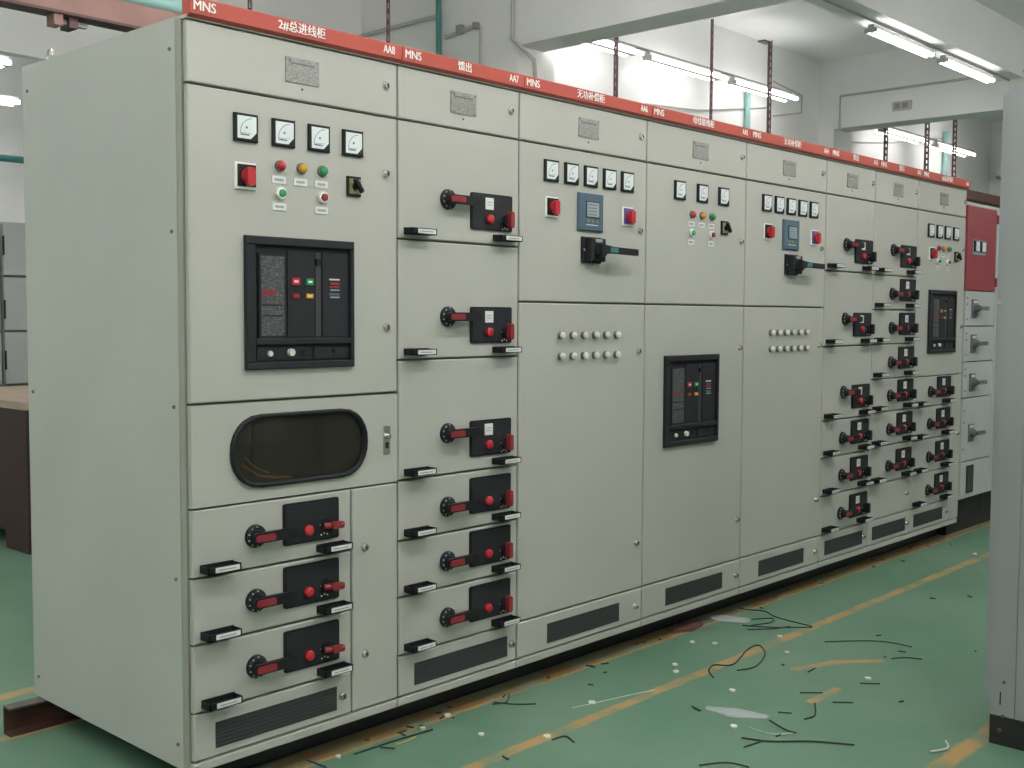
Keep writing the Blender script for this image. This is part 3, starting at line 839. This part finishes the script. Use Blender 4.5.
# ---------------------------------------------------------------- older cabinets beyond the row
t = empty('old_switchgear_cabinet', (5.735, 0, F), 'pale grey cabinet with crimson upper door beyond the end of the row', 'electrical cabinet')
b = MB(); b.box(0, .60, .021, .9, .14, 2.12, 'pale_cab'); b.box(.02, .59, .0195, .021, .15, 2.10, 'gap'); b.build('body', t)
b = MB(); b.box(.0, .60, .08, .85, -.1, .14, 'base_black'); b.build('plinth', t)
d = slab(.015, .535, 1.535, 2.10, 'red_door', t, 'old_red')
b = MB(); b.box(.115, .335, -.004, 0, 1.775, 1.875, 'screen', .001)
for x in (.165, .275): b.box(x - .045, x + .045, -.012, -.004, 1.795, 1.868, 'black', .002); b.box(x - .022, x + .040, -.013, -.012, 1.80, 1.863, 'face')
b.build('meter_plate', d)
for z in (2.03, 1.60): 
    b = MB(); b.cyl((.535, -.008, z - .03), (.535, -.008, z + .03), .008, .008, 'old_red', 8); b.build('hinge', d)
def f_oldh(b):
    b.box(-.045, .045, -.008, 0, -.06, .06, 'grey_plastic', .002); b.cyl((0, -.008, 0), (0, -.035, 0), .028, .024, 'grey_plastic', 16)
    b.prism(rrect(-.012, .13, -.013, .013, .008), -.055, -.035, 'grey_plastic'); b.box(-.03, .03, -.010, -.008, .035, .05, 'label')
for za, zb, hz in ((1.30, 1.535, 1.42), (1.063, 1.30, 1.185), (.823, 1.063, .925), (.395, .823, .585)):
    d = slab(.012, .535, za, zb, 'drawer', t, 'pale_cab')
    inst('rotary_handle', 'oldh', f_oldh, (.165, 0, hz), d)
    for k, q in enumerate((.2, .38, .8)):
        inst('rivet', 'oldrivet', lambda b: b.cyl((0, 0, 0), (0, -.004, 0), .007, .006, 'grey_plastic', 8), (.045, 0, zb - (zb - za) * q), d)
d = slab(.012, .535, .145, .395, 'lower_panel', t, 'pale_cab')
b = MB(); b.box(.11, .235, -.004, 0, .18, .365, 'black', .002); b.box(.12, .225, -.006, -.004, .19, .355, 'mesh_black'); b.build('vent_opening', d)
d = slab(.54, .60, .145, 2.10, 'narrow_door', t, 'pale_cab')
t = empty('old_switchgear_cabinet', (6.34, 0, F), 'plain pale grey cabinet squeezed between crimson-doored cabinet and the foreground cabinet', 'electrical cabinet')
b = MB(); b.box(0, .8, .021, .9, .14, 2.12, 'pale_cab'); b.box(.01, .79, .0195, .021, .15, 2.10, 'gap'); b.build('body', t)
b = MB(); b.box(.0, .8, .08, .85, -.1, .14, 'base_black'); b.build('plinth', t)
slab(.005, .795, 1.40, 2.11, 'door', t, 'pale_cab'); slab(.005, .795, .42, 1.395, 'door', t, 'pale_cab'); d = slab(.005, .795, .145, .415, 'lower_panel', t, 'pale_cab')
b = MB(); b.box(-.01, .16, -.006, 0, .20, .40, 'black2', .001); b.build('vent_opening', d)
b = MB(); b.box(.0, .10, -.02, 0, 1.235, 1.255, 'black'); b.box(.01, .11, -.02, 0, .775, .795, 'black'); b.box(-.01, .13, -.02, 0, 1.83, 1.842, 'black2'); b.build('latch', t)

# ---------------------------------------------------------------- foreground cabinet at right
t = empty('foreground_cabinet', (2.15, -2.507, 0), 'plain grey cabinet end with black base filling the right edge', 'electrical cabinet')
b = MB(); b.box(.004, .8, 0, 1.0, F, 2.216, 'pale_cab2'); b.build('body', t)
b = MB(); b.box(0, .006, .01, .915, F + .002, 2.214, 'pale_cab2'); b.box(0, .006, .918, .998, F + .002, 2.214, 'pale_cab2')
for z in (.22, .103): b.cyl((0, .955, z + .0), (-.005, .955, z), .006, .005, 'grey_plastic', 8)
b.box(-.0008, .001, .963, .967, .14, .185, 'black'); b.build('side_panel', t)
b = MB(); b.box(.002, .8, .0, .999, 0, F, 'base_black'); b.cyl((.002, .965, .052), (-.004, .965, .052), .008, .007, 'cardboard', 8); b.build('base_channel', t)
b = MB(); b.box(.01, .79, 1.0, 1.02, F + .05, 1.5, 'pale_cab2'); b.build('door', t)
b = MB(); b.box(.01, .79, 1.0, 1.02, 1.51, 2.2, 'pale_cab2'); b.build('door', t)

# ---------------------------------------------------------------- left background
t = empty('workbench', (1.22, 3.83, 0), 'dark brown workbench with pale wooden top at left edge behind first cabinet', 'workbench')
b = MB(); b.box(-.02, 1.5, -.02, 1.6, .875, .92, 'wood_top'); b.build('bench_top', t)
b = MB(); b.box(0, 1.46, 0, .32, 0, .874, 'brown_wood'); b.box(.02, .04, .06, .26, .15, .80, 'brown_wood'); b.build('pedestal', t)
b = MB(); b.box(.02, 1.46, .345, 1.56, .10, .874, 'brown_wood'); b.build('carcass', t)
b = MB(); b.box(.04, .10, 1.45, 1.52, 0, .10, 'brown_wood'); b.build('leg', t)
for k, (xa, xb, lab) in enumerate(((.9, 2.045, 'grey cabinet at far left edge, left of the four-panelled one'), (2.065, 3.0, 'grey four-panelled cabinet seen between workbench top and far white wall'))):
    t = empty('grey_cabinet', (xa, 6.1, 0), lab, 'electrical cabinet')
    wv = xb - xa
    b = MB(); b.box(0, wv, .021, .9, 0, 2.17, 'pale_cab'); b.box(.005, wv - .005, .019, .021, .05, 2.15, 'gap'); b.build('body', t)
    zz = (2.165, 1.745, 1.312, .885, .765, .10)
    for a, c in zip(zz[1:], zz[:-1]): slab(0, wv, a + .006, c - .006, 'panel_door', t, 'pale_cab')
    for z in (2.0, 1.5, 1.1):
        b = MB(); b.box(.0, .012, -.012, 0, z - .09, z + .06, 'black2'); b.build('hinge', t)

# ---------------------------------------------------------------- floor litter
def spline(pts, n=6):
    P = [Vector(q) for q in pts]
    if len(P) < 3: return [tuple(P[0].lerp(P[1], i / 6) + Vector((0, 0, 0))) for i in range(7)]
    out = []
    for i in range(len(P) - 1):
        a = P[max(i - 1, 0)]; b_ = P[i]; c = P[i + 1]; d = P[min(i + 2, len(P) - 1)]
        for k in range(n):
            t_ = k / n
            out.append(tuple(.5 * ((2 * b_) + (c - a) * t_ + (2 * a - 5 * b_ + 4 * c - d) * t_ * t_ + (3 * b_ - a - 3 * c + d) * t_ ** 3)))
    out.append(tuple(P[-1])); return out
def wire(pts, label, mat='wire_black', r=.0028, group=None):
    q = spline([(x, y, r + .0005) for x, y in pts])
    b = MB(); b.tube(q, r, mat, 6); b.build('wire_offcut', None, label=label, cat='wire', group=group)
wire([(3.104, .029), (3.14, -.064), (3.082, -.164), (3.054, -.364)], 'long black wire reaching out of the tangle toward the orange line, the uppermost')
wire([(2.963, -.092), (3.049, -.155), (2.982, -.189), (2.87, -.147)], 'short hooked black wire inside the tangle beside the crumpled film')
wire([(2.84, -.117), (2.918, -.247), (3.039, -.372)], 'black wire in the tangle lying nearly parallel to the uppermost one')
wire([(2.797, -.17), (2.882, -.246), (2.982, -.289)], 'black wire at the front of the tangle beside the crumpled film')
wire([(2.088, -.441), (2.154, -.379), (2.23, -.355), (2.292, -.408), (2.521, -.339), (2.609, -.344), (2.516, -.428), (2.335, -.491), (2.234, -.463)], 'long looping black wire lying across the orange line')
wire([(2.863, -.528), (3.001, -.648), (3.055, -.734), (3.057, -.845)], 'long gently bent black wire on open green floor right of the orange line', r=.0024)
wire([(2.83, -.854), (2.886, -.892), (2.91, -.953)], 'short bent black wire nearest the foreground cabinet')
wire([(2.954, -.828), (2.964, -.859)], 'tiny black offcut between two longer wires near the foreground cabinet')
wire([(2.417, -.685), (2.481, -.682)], 'tiny black offcut lying beside the angled orange mark')
wire([(2.429, -.905), (2.477, -.966)], 'straight black offcut below the angled orange mark')
wire([(2.161, -.788), (2.221, -.852)], 'straight black offcut lying left of the short straight orange mark')
wire([(2.092, -.888), (1.974, -.95), (1.911, -.943)], 'curved black offcut shaped like a hook near the short orange mark')
wire([(1.909, -.836), (1.934, -.878)], 'tiny straight offcut left of the hook-shaped one')
wire([(1.814, -.856), (1.769, -.946), (1.768, -.987)], 'stubby black offcut pointing at a white scrap above the longest straight wire')
wire([(1.594, -.875), (1.635, -.965), (1.732, -1.067), (1.802, -1.188)], 'longest straight black wire at the bottom right of the floor', r=.0034)
wire([(1.527, -.925), (1.617, -.941)], 'short black offcut touching the left part of the longest straight wire')
wire([(1.292, -.901), (1.373, -.955), (1.39, -1.027)], 'arched black wire at the very bottom edge of the photo')
wire([(1.744, -.571), (1.724, -.622)], 'tiny black offcut left of the oval clear film')
wire([(2.148, -.931), (2.197, -.989)], 'short straight offcut right of the short orange mark')
wire([(.583, -.023), (.75, -.03), (.914, -.046)], 'straight black wire on floor in front of the nearest cabinet', r=.0032)
wire([(.732, -.06), (.78, -.064), (.825, -.058)], 'yellow wire beside the straight black one before the nearest cabinet', 'wire_yellow')
wire([(.681, -.037), (.707, -.083)], 'short black branch beside the yellow wire')
wire([(1.265, -.007), (1.304, -.079), (1.36, -.133)], 'black wire pointing away from the base under the second cabinet')
wire([(1.244, -.017), (1.30, -.04), (1.37, .013)], 'bent black wire touching the base line under the second cabinet')
wire([(1.13, -.412), (1.187, -.424), (1.165, -.481)], 'small curved black offcut on the near side of the orange line')
wire([(.446, .048), (.451, -.041)], 'blue wire end at the bottom edge before the nearest cabinet', 'wire_blue')
wire([(1.42, -.26), (1.62, -.31), (1.80, -.36)], 'pale thin wire lying on green floor between cabinet base and orange line', 'wire_white', .002)
wire([(1.70, -.84), (1.70, -.93), (1.76, -.98)], 'pale thin wire just above the longest straight black wire', 'wire_white', .002)
wire([(1.92, -1.40), (1.99, -1.43), (2.05, -1.40)], 'white curl of cut cable sheath near foot of foreground cabinet', 'wire_white', .004)
def filmpiece(cx, cy, lx, ly, ang, label):
    b = MB(); n, m_ = 9, 6; vs_ = []
    for j in range(m_):
        for i in range(n):
            u, v = i / (n - 1) * 2 - 1, j / (m_ - 1) * 2 - 1
            k = 1 - .6 * abs(u) ** 2.5 + .18 * math.sin(5 * u + cx)
            x, y = u * lx, v * ly * k
            vs_.append((cx + x * math.cos(ang) - y * math.sin(ang), cy + x * math.sin(ang) + y * math.cos(ang), .003 + .010 * random.random() * (1 - abs(v))))
    fs = [(j * n + i, j * n + i + 1, (j + 1) * n + i + 1, (j + 1) * n + i) for j in range(m_ - 1) for i in range(n - 1)]
    b.add(vs_, fs, 'film', True)
    o = b.build('plastic_film', None, label=label, cat='plastic film')
    so = o.modifiers.new('s', 'SOLIDIFY'); so.thickness = .0012
filmpiece(1.80, -.73, .115, .045, math.radians(-72), 'oval piece of clear plastic film on the open green floor')
filmpiece(2.90, .0, .11, .06, math.radians(-72), 'crumpled clear plastic film beside the wire tangle near cabinet base')
b = MB(); b.prism([(2.60, .0), (2.72, .02), (2.75, .06), (2.63, .10), (2.52, .05)], 0, .015, 'cardboard')
b.v = [(x, z, y) for x, y, z in b.v]; b.f = [f[::-1] for f in b.f]
b.build('cardboard_scrap', None, label='torn dark brown scrap on floor under the fourth cabinet', cat='scrap')
WH = [(2.124, -.232), (2.049, -.289), (1.52, -.274), (2.004, -.582), (2.601, -.486), (2.5, -.186), (1.673, -.795), (.535, .003), (2.51, -.9),
      (1.143, -.378), (2.8, -.339), (5.26, -.29), (2.45, -.10), (1.0, -.20), (.9, -.01), (1.05, .02)]
for i, (x, y) in enumerate(WH):
    s = .009 + .006 * random.random()
    b = MB(); pts = [(x + s * math.cos(a + i) * (1 + .3 * math.sin(3 * a)), y + s * math.sin(a + i)) for a in [k * math.pi / 3 for k in range(6)]]
    b.prism(pts, 0.0, .006, 'scrap'); b.v = [(a, c, z) for a, z, c in b.v]; b.f = [f[::-1] for f in b.f]
    b.build('white_scrap', None, label='tiny white scrap of cut insulation lying on the green floor', cat='scrap', group='white scraps scattered on the floor')
for i in range(46):
    x = random.uniform(.6, 5.6); y = random.choice((random.uniform(-.02, .11), random.uniform(-.02, .11), random.uniform(-1.2, .0)))
    a = random.uniform(0, 3.14); L = random.uniform(.006, .018)
    b = MB(); b.tube([(x - L * math.cos(a), y - L * math.sin(a), .003), (x + L * math.cos(a), y + L * math.sin(a), .003)], .003, 'wire_black', 5)
    b.build('tiny_offcut', None, label='crumb-sized black snippet of wire on the green floor', cat='scrap', group='black snippets scattered on the floor')
